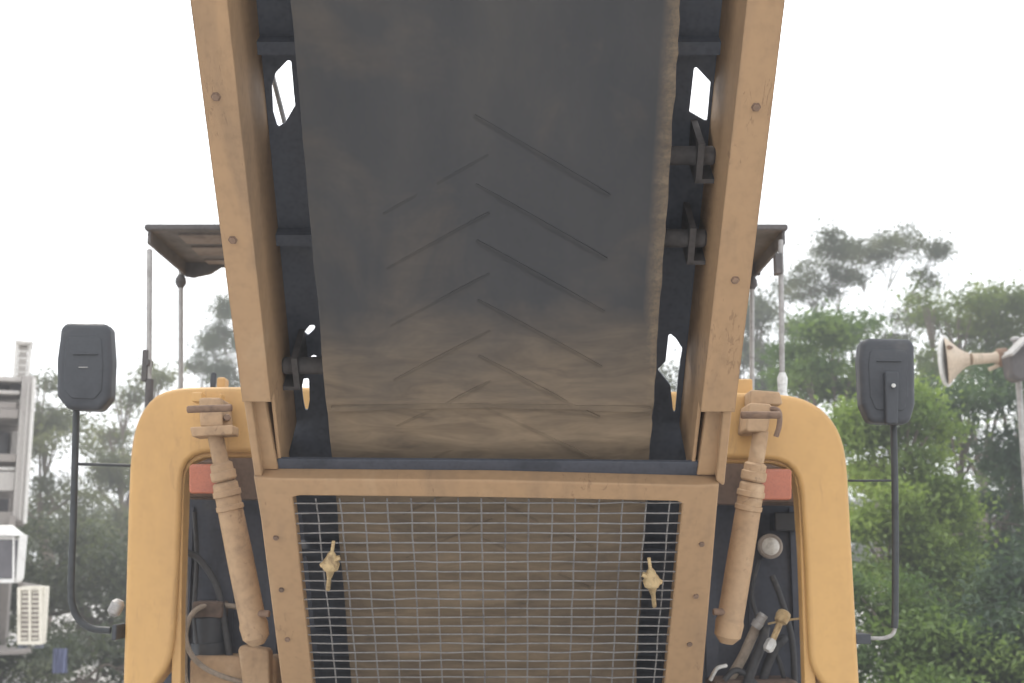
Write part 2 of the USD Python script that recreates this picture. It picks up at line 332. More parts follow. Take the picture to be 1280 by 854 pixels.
# ---- hood: a bent sheet arch with rounded corners
outer = [(150, 930), (153, 854), (159, 640), (161, 590), (163, 560), (168, 534), (178, 511), (192, 495), (210, 487), (232, 483.5), (300, 483), (450, 484), (616, 486), (780, 488), (918, 490), (975, 492), (1003, 497), (1028, 510), (1046, 531), (1056, 556), (1060, 585), (1063, 640), (1075, 854), (1079, 930)]
inner = [(1060, 930), (1040, 868), (1022, 848), (1013, 828), (1011, 800), (1007, 700), (1003, 640), (1001, 610), (996, 592), (985, 580), (968, 574), (900, 573), (616, 570), (300, 566), (262, 565), (246, 567), (235, 574), (228, 586), (226, 604), (225, 640), (221, 740), (217, 800), (213, 824), (203, 844), (186, 862), (170, 930)]
hp = H.pts(outer + inner)
def smooth_loop(p, step=.035):
    """corner-cut twice, then resample evenly so that the rounded edge stays clean"""
    for _ in range(2):
        p = np.stack([p * .78 + np.roll(p, -1, 0) * .22, p * .22 + np.roll(p, -1, 0) * .78], 1).reshape(-1, 2)
    e = np.linalg.norm(np.roll(p, -1, 0) - p, axis=1); c = np.concatenate([[0], np.cumsum(e)]); q = np.vstack([p, p[:1]])
    t = np.arange(0, c[-1], c[-1] / int(c[-1] / step))
    return np.stack([np.interp(t, c, q[:, 0]), np.interp(t, c, q[:, 1])], 1)
hood = obj('hood', plate(smooth_loop(hp), 0.14, .021, H, steps=5), M['hood_paint'], mach, smooth=50)
# the opening's inner return flange
lip = [(226, 930), (226, 854), (227, 740), (229, 640), (230, 606), (233, 590), (241, 578), (255, 572), (300, 571), (616, 575), (900, 578), (966, 579), (982, 584), (992, 594), (997, 612), (999, 640), (1003, 760), (1006, 854), (1008, 930)]
lo_ = H.pts(lip, .03); li = inset(ccw(np.vstack([lo_])), 0)
lip2 = [(214, 930), (214, 854), (215, 740), (217, 640), (219, 600), (223, 582), (233, 568), (252, 560), (300, 559), (616, 562), (900, 566), (970, 567), (990, 573), (1003, 588), (1009, 610), (1011, 640), (1016, 760), (1020, 854), (1022, 930)]
obj('return_flange', plate(np.vstack([lo_, H.pts(lip2, .03)[::-1]]), .06, .006, H, d0=.03), M['hood_paint'], hood)
# engine housing and crawler tracks behind
obj('engine_housing', plate(fillet([(-1.50, 1.16), (1.36, 1.16), (1.36, 2.2), (-1.50, 2.2)], [.02, .02, .2, .2]), 4.6, .05, wall(5.37)), M['hood_paint'], mach)
obj('radiator_panel', plate(fillet([(-1.49, 1.10), (1.35, 1.10), (1.35, 2.14), (-1.49, 2.14)], .05), .05, .01, wall(5.30)), M['radiator_black'], mach)
for k in range(15):
    x = -1.40 + k * .184
    obj('radiator_slat', box((x, 5.285, 1.14), (x + .05, 5.299, 1.90)), M['radiator_black'], mach)
for sx in (-1, 1):
    for y in (5.3, 8.9):
        fr = Frame((-.067 + sx * .98 - .16, 0, 0), (0, -1, 0), (0, 0, 1))
        tr = fillet([(-y - .75, 0), (-y + .75, 0), (-y + .75, .62), (-y - .75, .62)], .30)
        fr = Frame((-.067 + sx * .98 - .16, 0, 0), (0, -1, 0), (0, 0, 1))
        t = obj('crawler_track', plate(tr, .32, .02, fr), M['track_rubber'], mach)
        obj('track_leg', box((-.067 + sx * .98 - .09, y - .12, .5), (-.067 + sx * .98 + .09, y + .12, .9)), M['hood_paint'], t)
obj('chassis', box((-1.05, 5.5, .42), (.92, 9.9, .66)), M['dark_steel'], mach)

# header plate inside the opening carrying the red lights
HD = wall(5.17)
obj('inner_header', plate(fillet(HD.pts([(226, 556), (1006, 560), (1006, 632), (226, 624)]), .012), .05, .006, HD), M['inner_paint'], mach)
for l, lab in (([(236, 580), (280, 580), (280, 617), (236, 617)], None), ([(944, 586), (990, 586), (990, 625), (944, 625)], None)):
    fr = wall(5.14)
    h = obj('marker_light', plate(fillet(fr.pts([(x + (4 if x in (280, 990) else -4), y + (4 if y > 600 else -4)) for x, y in l]), .012), .05, .006, fr), M['inner_paint'], mach)
    fr = wall(4.752)
    obj('lens', plate(fillet(fr.pts(l), .014), .025, .008, fr), M['red_lens'], h)
# work lamp
lc = P(962, 683, 5.23)
lamp = obj('work_lamp', lathe(lc + (0, .09, 0), lc + (0, -.01, 0), [(0, .02), (.3, .040), (.85, .048), (1, .048)]), M['inner_paint'], mach)
obj('lens', lathe(lc + (0, -.005, 0), lc + (0, -.035, 0), [(0, .042), (.4, .041), (.75, .032), (1, .012)]), M['lamp_glass'], lamp)
obj('lamp_rim', lathe(lc + (0, .004, 0), lc + (0, -.022, 0), [(0, .051), (.8, .052), (1, .046)]), M['grille_grey'], lamp)
obj('bracket', box(lc + (-.018, .03, -.02), lc + (.018, .10, .012)), M['dark_steel'], lamp)
# beam and clutter low inside the opening
fr = wall(5.12)
obj('tow_beam', plate(fillet(fr.pts([(236, 820), (345, 822), (345, 930), (236, 930)]), .03), .25, .02, fr), M['dusty_paint'], mach)
obj('tow_beam', plate(fillet(fr.pts([(890, 850), (1000, 850), (1000, 930), (890, 930)]), .03), .25, .02, fr), M['inner_paint'], mach)
fr = wall(5.05)
obj('tow_hook', plate(fillet(fr.pts([(296, 806), (336, 812), (338, 900), (310, 900), (302, 850)]), .02), .08, .012, fr), M['dusty_paint'], mach)
fr = wall(5.37)
obj('beam_pocket', plate(fillet(fr.pts([(262, 832), (300, 830), (302, 846), (256, 850)]), .015), .03, .006, fr), M['inner_paint'], mach)

# hoses
def hose(px, r, m, name='hydraulic_hose', n=10):
    obj(name, tube(spline([P(*q) for q in px], n), r, 12), M[m], mach)
hose([(231, 675, 5.07), (232, 720, 5.07), (231, 780, 5.05), (236, 812, 5.03), (252, 832, 5.03), (280, 846, 5.07), (330, 860, 5.17)], .0105, 'dusty_hose')
hose([(233, 905, 5.17), (231, 830, 5.13), (232, 792, 5.13), (240, 768, 5.15), (258, 757, 5.19), (285, 757, 5.23), (310, 764, 5.27), (330, 785, 5.32)], .011, 'dusty_hose')
hose([(214, 830, 5.09), (230, 842, 5.07), (236, 880, 5.09), (236, 930, 5.11)], .009, 'dusty_hose')
hose([(905, 860, 5.17), (926, 826, 5.17), (941, 794, 5.15), (953, 770, 5.14)], .021, 'dusty_hose')
hose([(926, 880, 5.11), (938, 842, 5.11), (952, 806, 5.11), (957, 784, 5.13)], .020, 'hose_rubber')
hose([(948, 880, 5.17), (956, 842, 5.17), (968, 812, 5.19), (980, 798, 5.27)], .019, 'hose_rubber')
hose([(888, 850, 5.07), (896, 836, 5.05), (908, 832, 5.07)], .008, 'bright_steel', 'hose_clip')
c0, c1 = P(944, 784, 5.11), P(955, 768, 5.1)
obj('hose_coupling', lathe(c0, c1, [(0, .022), (.4, .024), (.45, .018), (.8, .018), (.85, .021), (1, .019)]), M['galvanised'], mach)
v0, v1, v2 = P(978, 772, 5.09), P(966, 800, 5.07), P(961, 809, 5.06)
valve = obj('shutoff_valve', lathe(v1, v0 + (v0 - v1) * .3, [(0, .012), (.55, .013), (.62, .026), (.82, .030), (.95, .026), (1, .016)]), M['brass'], mach)
obj('valve_nut', lathe(v2 - (v1 - v2) * .5, v1, [(0, .016), (.2, .022), (.8, .022), (1, .016)], 6), M['bright_steel'], valve)
obj('valve_stem', tube([P(960, 780, 5.11), P(978, 776, 5.09), P(1002, 773, 5.07)], .0045), M['brass'], valve)

hose([(232, 690, 5.20), (250, 700, 5.22), (272, 735, 5.22), (282, 790, 5.2), (290, 840, 5.18)], .014, 'hose_rubber')
hose([(243, 640, 5.22), (246, 700, 5.24), (243, 770, 5.2), (250, 826, 5.18)], .010, 'hose_rubber')
hose([(965, 720, 5.24), (975, 745, 5.22), (990, 800, 5.2), (994, 870, 5.18)], .013, 'hose_rubber')
hose([(948, 700, 5.24), (940, 740, 5.24), (948, 775, 5.22), (975, 830, 5.2), (985, 880, 5.2)], .010, 'hose_rubber')
hose([(905, 850, 5.10), (920, 838, 5.10), (940, 850, 5.12), (960, 880, 5.12)], .012, 'hose_rubber')
flt = obj('oil_filter', lathe(P(263, 770, 5.24), P(263, 824, 5.24), [(0, .055), (.04, .07), (.6, .07), (.62, .078), (.9, .078), (1, .06)], 20), M['black_plastic'], mach)
obj('filter_head', rbox(P(240, 752, 5.18), P(286, 771, 5.30), .01), M['inner_paint'], flt)
obj('junction_box', rbox(P(968, 640, 5.20), P(996, 664, 5.30), .01), M['black_plastic'], mach)
# ---- lift cylinders in front of the hood
def cylinder(top, bot, side):
    ax = bot - top; L = np.linalg.norm(ax); u = ax / L
    b = obj('lift_cylinder', lathe(top + u * .23, bot, [(0, .040), (.012, .047), (.05, .048), (.055, .053), (.085, .053), (.09, .0475), (.14, .0475), (.145, .052), (.17, .052), (.175, .0475), (.45, .0495), (.85, .0495), (.875, .054), (.955, .050), (1, .026)]), M['dusty_paint'], mach)
    obj('rod', lathe(top + u * .03, top + u * .26, [(0, .028), (.1, .030), (.9, .030), (1, .028)]), M['dusty_paint'], b)
    obj('rod_gland', lathe(top + u * .155, top + u * .225, [(0, .034), (.1, .042), (.45, .042), (.5, .048), (.9, .048), (1, .042)]), M['dusty_paint'], b)
    obj('port', rod(bot - u * .12 + (side * .02, -.02, 0), bot - u * .12 + (-side * .075, -.03, .0), .013), M['rusty_iron'], b)
    return b
lt, lb = P(266, 528, 4.67), P(322, 806, 4.79)
cyl = cylinder(lt, lb, -1)
fr = wall(4.64)
br = obj('cylinder_bracket', plate(fillet(fr.pts([(248, 497), (276, 497), (279, 534), (250, 534)]), .012), .17, .008, fr), M['dusty_paint'], mach)
obj('pin', rod(P(234, 512, 4.335), P(290, 510, 4.335), .013), M['rusty_iron'], br)
obj('pin_plate', plate(fillet(wall(4.62).pts([(237, 534), (291, 531), (291, 543), (240, 546)]), .006), .10, .005, wall(4.62)), M['dusty_paint'], br)
obj('lug', rbox(P(252, 502, 4.73), P(245, 493, 4.79), .004), M['hood_paint'], br)
obj('lug', rbox(P(274, 492, 4.73), P(281, 502, 4.79), .004), M['hood_paint'], br)
obj('bolt', rod(P(284, 522, 4.64), P(284, 522, 4.82), .014, 6), M['rusty_iron'], br)
rt, rb = P(953, 528, 4.67), P(908, 804, 4.79)
cyl = cylinder(rt, rb, 1)
br = obj('cylinder_bracket', plate(fillet(fr.pts([(936, 503), (966, 505), (960, 540), (932, 540)]), .014), .17, .008, fr), M['dusty_paint'], mach)
obj('pin', rod(P(926, 519, 4.335), P(976, 519, 4.335), .013), M['rusty_iron'], br)
obj('hook', tube(spline([P(958, 514, 4.66), P(967, 511, 4.64), P(974, 516, 4.63), (P(974, 532, 4.63)), P(970, 546, 4.64)], 8), .010), M['rusty_iron'], br)
obj('base_plate', plate(fillet(wall(4.7).pts([(938, 487), (975, 490), (979, 506), (938, 505)]), .008), .13, .006, wall(4.7)), M['dusty_paint'], br)
# small things along the top of the hood
tb = wall(4.93)
obj('lifting_eye', rbox(P(918, 498, 4.87), P(936, 477, 4.95), .008), M['hood_paint'], mach)
obj('lifting_eye', rbox(P(270, 490, 4.87), P(286, 474, 4.93), .010), M['hood_paint'], mach)
obj('hood_catch', rod(P(266, 485, 4.97), P(267, 467, 4.99), .012), M['black_plastic'], mach)

# ---- conveyor: upper section
B = lambda y, x=616, d=0.0: CV.ab(x, y, d)[1]
b_top = B(0) + 1.7
DK = .38
def line(pa, pb):
    """lateral position as a straight line of the way up the conveyor"""
    qa, qb = CV.ab(*pa), CV.ab(*pb)
    return lambda b: qa[0] + (qb[0] - qa[0]) * (b - qa[1]) / (qb[1] - qa[1])
def prism(fa, fb, b0, b1, d0, d1):
    c = []
    for b in (b0, b1):
        for a, d in ((fa(b), d0), (fb(b), d0), (fb(b), d1), (fa(b), d1)): c.append(CV.to3((a, b), d)[0])
    return hexa(c)
Lo, Li = line((238, 0), (303, 502)), line((284, 0), (338.5, 502))
Ro, Ri = line((981, 0), (918.5, 515)), line((934, 0), (876, 515))
bl, brr = B(502.5, 320), B(515, 897)
sbl = obj('side_beam', prism(Lo, Li, bl, b_top, 0, DK + .03), M['conveyor_paint'], mach, smooth=False)
sbr = obj('side_beam', prism(Ri, Ro, brr, b_top, 0, DK + .03), M['conveyor_paint'], mach, smooth=False)
for s, l in ((sbl, [(270, 121), (291, 300), (330, 470)]), (sbr, [(945, 134), (919, 350), (884, 497)])):
    for px in l[:2]: obj('bolt', bolt(CV, CV.ab(*px), .011, .009), M['rusty_iron'], s)
# lower ends of the beams, set back behind the flange
low = lambda pa, pb: line(pa, pb)
b_h = B(597)
Lo2, Li2 = line((307, 502), (321, 596)), line((334, 502), (352, 596))
Ro2, Ri2 = line((914, 515), (900, 604)), line((879, 515), (866, 604))
obj('beam_end', prism(Lo2, lambda b: Li2(b) - .02, b_h, bl + .05, .045, DK), M['conveyor_paint'], mach, smooth=False)
obj('beam_end', prism(lambda b: Ri2(b) + .02, Ro2, B(604), brr + .05, .045, DK), M['conveyor_paint'], mach, smooth=False)
obj('hinge_strap', plate(fillet(CV.pts([(303, 500), (313, 500), (327, 600), (318, 604)]), .006), .06, .005, CV, d0=.012), M['conveyor_paint'], mach)
obj('hinge_strap', plate(fillet(CV.pts([(905, 512), (916, 512), (906, 612), (896, 604)]), .006), .06, .005, CV, d0=.012), M['conveyor_paint'], mach)
# inner webs lower down (to the hinge), seen inside the beam ends
obj('inner_web', prism(lambda b: Li(b) - .012, lambda b: Li(b), B(610), bl, .06, DK), M['conveyor_paint'], mach, smooth=False)
obj('inner_web', prism(lambda b: Ri(b), lambda b: Ri(b) + .012, B(612), brr, .06, DK), M['conveyor_paint'], mach, smooth=False)

# cover plate between the beams, with the openings the sky shows through
dl, dr = CV.ab(325, 300, DK)[0], CV.ab(901, 300, DK)[0]
bd0 = B(640, 616, DK)
holes = [
    [(344.5, 91), (360, 75), (364, 77), (367, 112), (369, 132), (357, 153), (347, 160), (341, 140), (339.5, 108)],
    [(868, 81), (888.5, 103), (884, 153), (861.5, 140)],
    [(380, 416), (387, 407), (394, 406), (393, 412), (385, 420)],
    [(387, 447), (392, 443.5), (397, 446), (392, 450)],
    [(376, 474), (386, 473), (387, 500), (383, 522), (379, 500)],
    [(836, 416), (845, 423), (853, 436), (848, 470), (843, 527), (840, 500), (838, 482), (822, 462), (832, 452)],
]
pl = plate(CV.to3 and np.array([(dl, bd0), (dr, bd0), (dr, b_top), (dl, b_top)]), .008, .002, CV, d0=DK, holes=[fillet(CV.pts(h, DK), .006, 3) for h in holes])
deck = obj('cover_plate', pl, M['dark_steel'], mach)
obj('stay_rod', rod(CV.hit(340, 92, DK + .05), CV.hit(357, 158, DK + .05), .0075), M['galvanised'], deck)
# rollers and brackets in the gaps beside the belt
for y0, sx in ((193, 1), (296, 1), (455, -1)):
    b = B(y0, 616, .25); xa, xb = (Ri(b) + .0, Ri(b) - .16) if sx > 0 else (Li(b), Li(b) + .16)
    rl = obj('return_roller', rod(CV.to3((min(xa, xb) - .0, b), .24)[0], CV.to3((max(xa, xb), b), .24)[0], .03, 18), M['canopy_steel'], mach)
    xe = xa - sx * .05
    obj('roller_bracket', prism(lambda q, e=xe: e - .01, lambda q, e=xe: e + .01, b - .06, b + .06, .19, DK), M['canopy_steel'], rl)
    obj('roller_bracket', prism(lambda q, e=xa - sx * .03: e - .03, lambda q, e=xa - sx * .03: e + .03, b - .075, b - .06, .20, DK), M['canopy_steel'], rl)
for y0 in (300, 60, 690, 800):
    b = B(y0, 616, .33)
    obj('cross_member', prism(lambda q: dl, lambda q: dr, b - .02, b + .02, .325, DK - .004), M['dark_steel'], mach)

# belt: return run, sagging a little, with a kink near the hinge
bk, bh = B(512, 616, .1), B(578, 616, .11)
b_bot = B(854, 616, .15) - .35
bs = np.concatenate([np.linspace(b_bot, bh, 40)[:-1], np.linspace(bh, bk, 10)[:-1], np.linspace(bk, b_top, 100)])
ds = np.interp(bs, [b_bot, bh, bk - .005, bk + .012, bk + .05, b_top], [.17, .128, .105, .092, .100, .100])
eL = lambda b: np.interp(b, [B(854, 616, .15), B(560, 616, .11), B(0, 616, .1)], [CV.ab(438, 854, .15)[0], CV.ab(413, 560, .11)[0], CV.ab(362, 0, .1)[0]])
eR = lambda b: np.interp(b, [B(854, 616, .15), B(560, 616, .11), B(0, 616, .1)], [CV.ab(796, 854, .15)[0], CV.ab(813, 560, .11)[0], CV.ab(852, 0, .1)[0]])
na = 33; V = []
for side in (0, .013):
    for k, b in enumerate(bs):
        l, r = eL(b), eR(b)
        r += .006 * (meshkit.noise(np.array([b * 23, 3.3, 0]), 3) - .5) + .004 * (meshkit.noise(np.array([b * 90, 1.3, 0]), 4) - .5); l += .006 * (meshkit.noise(np.array([b * 9, 7.7, 0]), 5) - .5)
        a = np.linspace(l, r, na); t = (a - l) / (r - l) * 2 - 1
        d = ds[k] + side + .012 * t ** 4 + .008 * (meshkit.fbm(np.stack([a * 5, 0 * a + b * 4, 0 * a], -1), 2, 9) - .5)
        V.append(CV.to3(np.stack([a, 0 * a + b], 1), d))
V = np.vstack(V); nb = len(bs)
i, j = np.meshgrid(np.arange(nb - 1), np.arange(na - 1), indexing='ij'); q = (i * na + j).ravel()
fr_ = np.stack([q, q + 1, q + na + 1, q + na], 1); off = nb * na
F = [fr_, fr_[:, ::-1] + off]
for e in (0, na - 1):
    k = np.arange(nb - 1) * na + e; qd = np.stack([k, k + na, k + na + off, k + off], 1); F.append(qd if e == 0 else qd[:, ::-1])
for e in (0, nb - 1):
    k = np.arange(na - 1) + e * na; qd = np.stack([k, k + off, k + off + 1, k + 1], 1); F.append(qd if e == 0 else qd[:, ::-1])
F = np.vstack(F)
belt = obj('conveyor_belt', trimesh.Trimesh(V, np.vstack([F[:, :3], F[:, [0, 2, 3]]]), process=False), M['belt_rubber'], mach, smooth=60)
look('cleat_rubber', (.072, .070, .068), dark=(.05, .05, .05), light=(.12, .10, .08), rough=.8, scale=4)
def belt_d(b): return np.interp(b, bs, ds)
def cleat(p, q, w=.008, h=.008):
    p, q = np.array(p), np.array(q); t = (q - p) / np.linalg.norm(q - p); nrm = np.array([-t[1], t[0]]); n = 7; c = []
    for s in np.linspace(0, 1, n):
        m = p + (q - p) * s; ww = w * (.55 + .45 * min(1, 6 * (1 - s) + .2, 6 * s + .2)); d = belt_d(m[1])
        for sg, dd in ((-1, .006), (-.7, -h), (.7, -h), (1, .006)): c.append(CV.to3(m + nrm * ww * sg, d + dd)[0])
    c = np.array(c); F = []
    for k in range(n - 1):
        for e in range(4):
            a, b_ = k * 4 + e, k * 4 + (e + 1) % 4; F += [[a, b_, b_ + 4], [a, b_ + 4, a + 4]]
    F += [[0, 2, 1], [0, 3, 2], [4 * n - 4, 4 * n - 3, 4 * n - 2], [4 * n - 4, 4 * n - 2, 4 * n - 1]]
    m = trimesh.Trimesh(c, F, process=False); trimesh.repair.fix_normals(m); return m
pr = [CV.ab(597, y, .1)[1] for y in (300, 375, 440)]; pitch = (pr[0] - pr[2]) / 2
ar0, ar1 = CV.ab(597, 375, .1), CV.ab(752, 459, .1); al0, al1 = CV.ab(612, 342, .1), CV.ab(488, 408, .1)
for k in range(-5, 4):
    db = k * pitch + (0.0, .006, -.009, .004, -.005)[k % 5]; w = .0085; hh = .0018 if -2 <= k < 2 else .0010
    if ar1[1] + db > b_bot + .05 and k < 4: obj('cleat', cleat(ar0 + (0, db), ar1 + (0, db), w, hh), M['worn_cleat'], belt)
    if al1[1] + db > b_bot + .05 and k < 3: obj('cleat', cleat(al0 + (0, db), al1 + (0, db), w * .8, hh * .75), M['worn_cleat'], belt)
spl = CV.pts([(414, 513), (500, 509), (616, 507.5), (720, 510), (814, 514)], .095)
obj('splice', [cleat(spl[k], spl[k + 1], .014, .0022) for k in range(4)], M['worn_cleat'], belt)
# dark strip added to stand for the shaded gap beneath the hinge
obj('hinge_gap_shade', plate(fillet(CV.pts([(346, 574), (876, 578), (880, 611), (342, 602)], .055), .01), .012, .003, CV, d0=.055), M['radiator_black'], mach)

# ---- conveyor: lower section with its wire guard
gf = CV.pts([(317, 597), (345, 598.5), (616, 600.5), (872, 607), (899, 606), (896, 640), (878, 854), (871, 930), (820, 930), (831, 854), (850, 660), (853, 630), (846, 627), (616, 622.5), (376, 620), (366, 622), (368, 640), (391, 854), (398, 930), (360, 930), (352, 854), (326, 650)])
gfr = obj('guard_frame', plate(gf, .055, .006, CV, d0=0.0), M['conveyor_paint'], mach)
for px in ((345, 672), (352, 737), (359.5, 799), (877, 680), (870, 745), (862, 805)):
    obj('bolt', bolt(CV, CV.ab(*px), .010, .008), M['rusty_iron'], gfr)
obj('lower_side', prism(lambda b: Lo(b) + .03, lambda b: Lo(b) + .05, B(930), B(625), .06, DK), M['dusty_paint'], mach, smooth=False)
obj('lower_side', prism(lambda b: Ro(b) - .05, lambda b: Ro(b) - .03, B(930), B(630), .06, DK), M['dusty_paint'], mach, smooth=False)
obj('lower_cover', plate(np.array([(dl + .03, b_bot), (dr - .03, b_bot), (dr - .03, bd0 - .01), (dl + .03, bd0 - .01)]), .008, .002, CV, d0=DK + .002), M['dark_steel'], mach)
aL, aR = CV.ab(366, 640)[0] - .01, CV.ab(853, 640)[0] + .01
pa = 30 / F_PX * np.dot(CV.hit(616, 630) - C, FWD)
a0, b0 = CV.ab(397.5, 640, .02)[0], CV.ab(616, 627, .02)[1]
wg = UsdGeom.Xform.Define(stage, str(mach.GetPath()) + '/wire_guard').GetPrim(); origin[str(wg.GetPath())] = origin[str(mach.GetPath())]
used[(str(mach.GetPath()), 'wire_guard')] = 0
gl, gr_ = line((368, 640), (391, 854)), line((851, 640), (831, 854))
def wav(p, q, d, n=14):
    s = np.linspace(0, 1, n)[:, None]; m = np.array(p) + (np.array(q) - np.array(p)) * s
    m = m + rng.normal(0, .0012, (n, 2)); return CV.to3(m, d + rng.normal(0, .001, n))
for k in range(-1, 18):
    a = a0 + k * pa * .985
    lo = B(900); hi = b0 + .015
    if not (gl(hi) - .004 < a < gr_(hi) + .004): continue
    bb = [b for b in np.linspace(lo, hi, 60) if gl(b) - .02 < a < gr_(b) + .02]
    obj('wire', tube(wav((a, bb[0]), (a, bb[-1]), .018), .0030, 6), M['guard_wire'], wg)
ph = b0 - CV.ab(616, 640, .02)[1]
for k in range(0, 30):
    b = b0 - k * ph * .97
    if b < B(900): break
    obj('wire', tube(wav((gl(b) - .015, b), (gr_(b) + .015, b), .012), .0030, 6), M['guard_wire'], wg)
def latch(px, py, flip):
    q = lambda dx, dy, d: CV.hit(px + dx * flip, py + dy, d)
    l = obj('guard_latch', lathe(q(2, -14, -.03), q(-1, 18, -.03), [(0, .006), (.15, .016), (.32, .022), (.5, .032), (.62, .030), (.75, .017), (1, .010)], 10), M['brass'], mach)
    obj('wing', tube([q(-11, 4, -.03), q(0, -2, -.035), q(12, -6, -.03)], [.010, .014, .009], 8), M['brass'], l)
    obj('shank', rod(q(-1, 12, -.03), q(-3, 34, .0), .008), M['brass'], l)
    obj('tip', rod(q(2, -12, -.03), q(4, -27, -.01), .0065), M['brass'], l)
latch(413, 703, 1); latch(815, 724, -1)

# ---- mirrors
def mirror(outl, Yc, armpts, name_r):
    fr = wall(Yc)
    o = fillet(fr.pts(outl), [.035] * len(outl), 6)
    m = obj('rear_mirror', plate(o, .07, .022, fr, steps=5), M['black_plastic'], mach, smooth=60)
    c = o.mean(0); 
    obj('mirror_back_panel', plate(fillet(c + (fr.pts(outl) - c) * .72, .02), .02, .006, fr, d0=-.004), M['black_plastic'], m)
    w = np.ptp(o[:, 0]); h = np.ptp(o[:, 1])
    obj('rib', rbox((c[0] - w * .2, Yc - .010, c[1] + h * .20), (c[0] + w * .24, Yc + .01, c[1] + h * .215), .002), M['black_plastic'], m)
    obj('badge', rbox((c[0] - w * .09, Yc - .008, c[1] + h * .05), (c[0] + w * .08, Yc + .01, c[1] + h * .062), .002), M['galvanised'], m)
    obj('mirror_glass', plate(fillet(c + (fr.pts(outl) - c) * .88, .025), .004, .001, fr, d0=.0705), M['bright_steel'], m)
    obj('arm', tube(armpts, name_r, 12), M['black_tube'], m)
    return m
ml = mirror([(76, 403), (136, 404), (139, 450), (137, 497), (124, 513), (83, 511), (70, 495), (70, 450)], 4.77,
            spline([P(97, 470, 4.85), P(95, 530, 4.85), P(92, 640, 4.85), (P(89, 730, 4.85)), P(91, 758, 4.85), P(100, 776, 4.85), P(116, 786, 4.85), P(138, 788, 4.85)], 8), .0135)
obj('brace', rod(P(93, 580, 4.85), P(164, 582, 4.89), .006), M['black_tube'], ml)
obj('mount', rbox(P(140, 781, 4.81), P(157, 798, 4.93), .006), M['black_plastic'], ml)
obj('mount_cup', lathe(P(140, 770, 4.87), P(150, 750, 4.87), [(0, .012), (.2, .026), (.8, .026), (1, .015)]), M['galvanised'], ml)
mr = mirror([(1078, 422), (1138, 423), (1144, 430), (1145, 505), (1138, 530), (1088, 528), (1078, 505), (1075, 450)], 4.77,
            spline([P(1113, 470, 4.85), P(1117, 540, 4.85), P(1119, 640, 4.85), P(1119, 760, 4.85), P(1118, 785, 4.85)], 8), .0135)
fr = wall(4.745)
obj('clamp', plate(fillet(fr.pts([(1106, 464), (1124, 464), (1123, 530), (1108, 530)]), .01), .03, .008, fr), M['black_plastic'], mr)
obj('clamp_bolt', rod(P(1117, 482, 4.725), P(1117, 482, 4.76), .009, 6), M['bright_steel'], mr)
obj('foot', tube(spline([P(1119, 778, 4.85), P(1117, 791, 4.85), P(1108, 797, 4.85), P(1092, 798, 4.85), P(1070, 797, 4.87)], 6), .0075), M['galvanised'], mr)
obj('brace', rod(P(1060, 601, 4.89), P(1119, 601, 4.85), .0045), M['black_tube'], mr)
obj('mount', rbox(P(1070, 793, 4.83), P(1080, 803, 4.93), .004), M['black_plastic'], mr)

# ---- canopy over the driving stand, behind the conveyor
YN, YF = 5.50, 6.19
zt = (P(180, 285, YN)[2] * 2 + P(985, 273, YN)[2]) / 3
xl, xr = P(180, 285, YN)[0], P(985, 275, YN)[0]
roof = obj('canopy_roof', rbox((xl, YN, zt - .024), (xr, YF + .05, zt + .004), .010), M['canopy_steel'], mach)
for f in (.28, .62, 1.0):
    y = YN + (YF - YN) * f
    obj('roof_batten', box((xl + .14, y - .13, zt - .034), (xr - .14, y + .03, zt - .022)), M['slat_paint'], roof)
for x, sg in ((xl, 1), (xr, -1)):
    fr = Frame((x + (.012 if sg > 0 else -.026), 0, 0), (0, -1, 0), (0, 0, 1))
    obj('side_valance', plate(fillet([(-YN - .02, zt - .01), (-YF - .03, zt - .01), (-YF - .03, zt - .085), (-YN - .02, zt - .085)], .01), .014, .003, fr), M['canopy_steel'], roof)
    fr = wall(YF - .04)
    g0 = np.array([(x, zt - .02), (x + sg * .24, zt - .02), (x + sg * .15, zt - .08), (x + sg * .06, zt - .10), (x, zt - .085)])
    obj('gusset', plate(g0, .02, .003, fr), M['canopy_steel'], roof)
for (px, y0, y1, Y, w) in ((187, 312, 500, YN + .02, .0125), (226, 338, 488, YF - .02, .0125), (976, 300, 494, YN + .02, .0125), (940, 340, 492, YF - .02, .0125)):
    top = P(px, y0, Y); base = P(px + (-1 if px == 187 else 2 if px == 976 else 0), y1 + 12, Y)
    po = obj('canopy_post', rod(top, base, w), M['galvanised'], mach)
    if Y > 5.9: 
        obj('clamp', lathe(P(px, y0 + 6, Y), P(px, y0 + 22, Y), [(0, .014), (.3, .026), (.6, .028), (1, .014)], 12), M['canopy_steel'], po)
    elif px < 600:
        obj('clamp', rbox(P(178, 437, YN), P(187, 478, YN + .05), .005), M['canopy_steel'], po)
        obj('clamp', rbox(P(183, 449, YN - .012), P(191, 459, YN + .05), .004), M['canopy_steel'], po)
        obj('foot', rod(P(187, 474, YN + .02), P(186, 510, YN + .02), .018), M['canopy_steel'], po)
    else:
        obj('clamp', rbox(P(969, 316, YN), P(976, 345, YN + .05), .005), M['canopy_steel'], po)
        obj('foot', lathe(P(978, 466, YN + .02), P(978, 500, YN + .02), [(0, .014), (.2, .024), (.7, .02), (1, .035)], 12), M['bright_steel'], po)

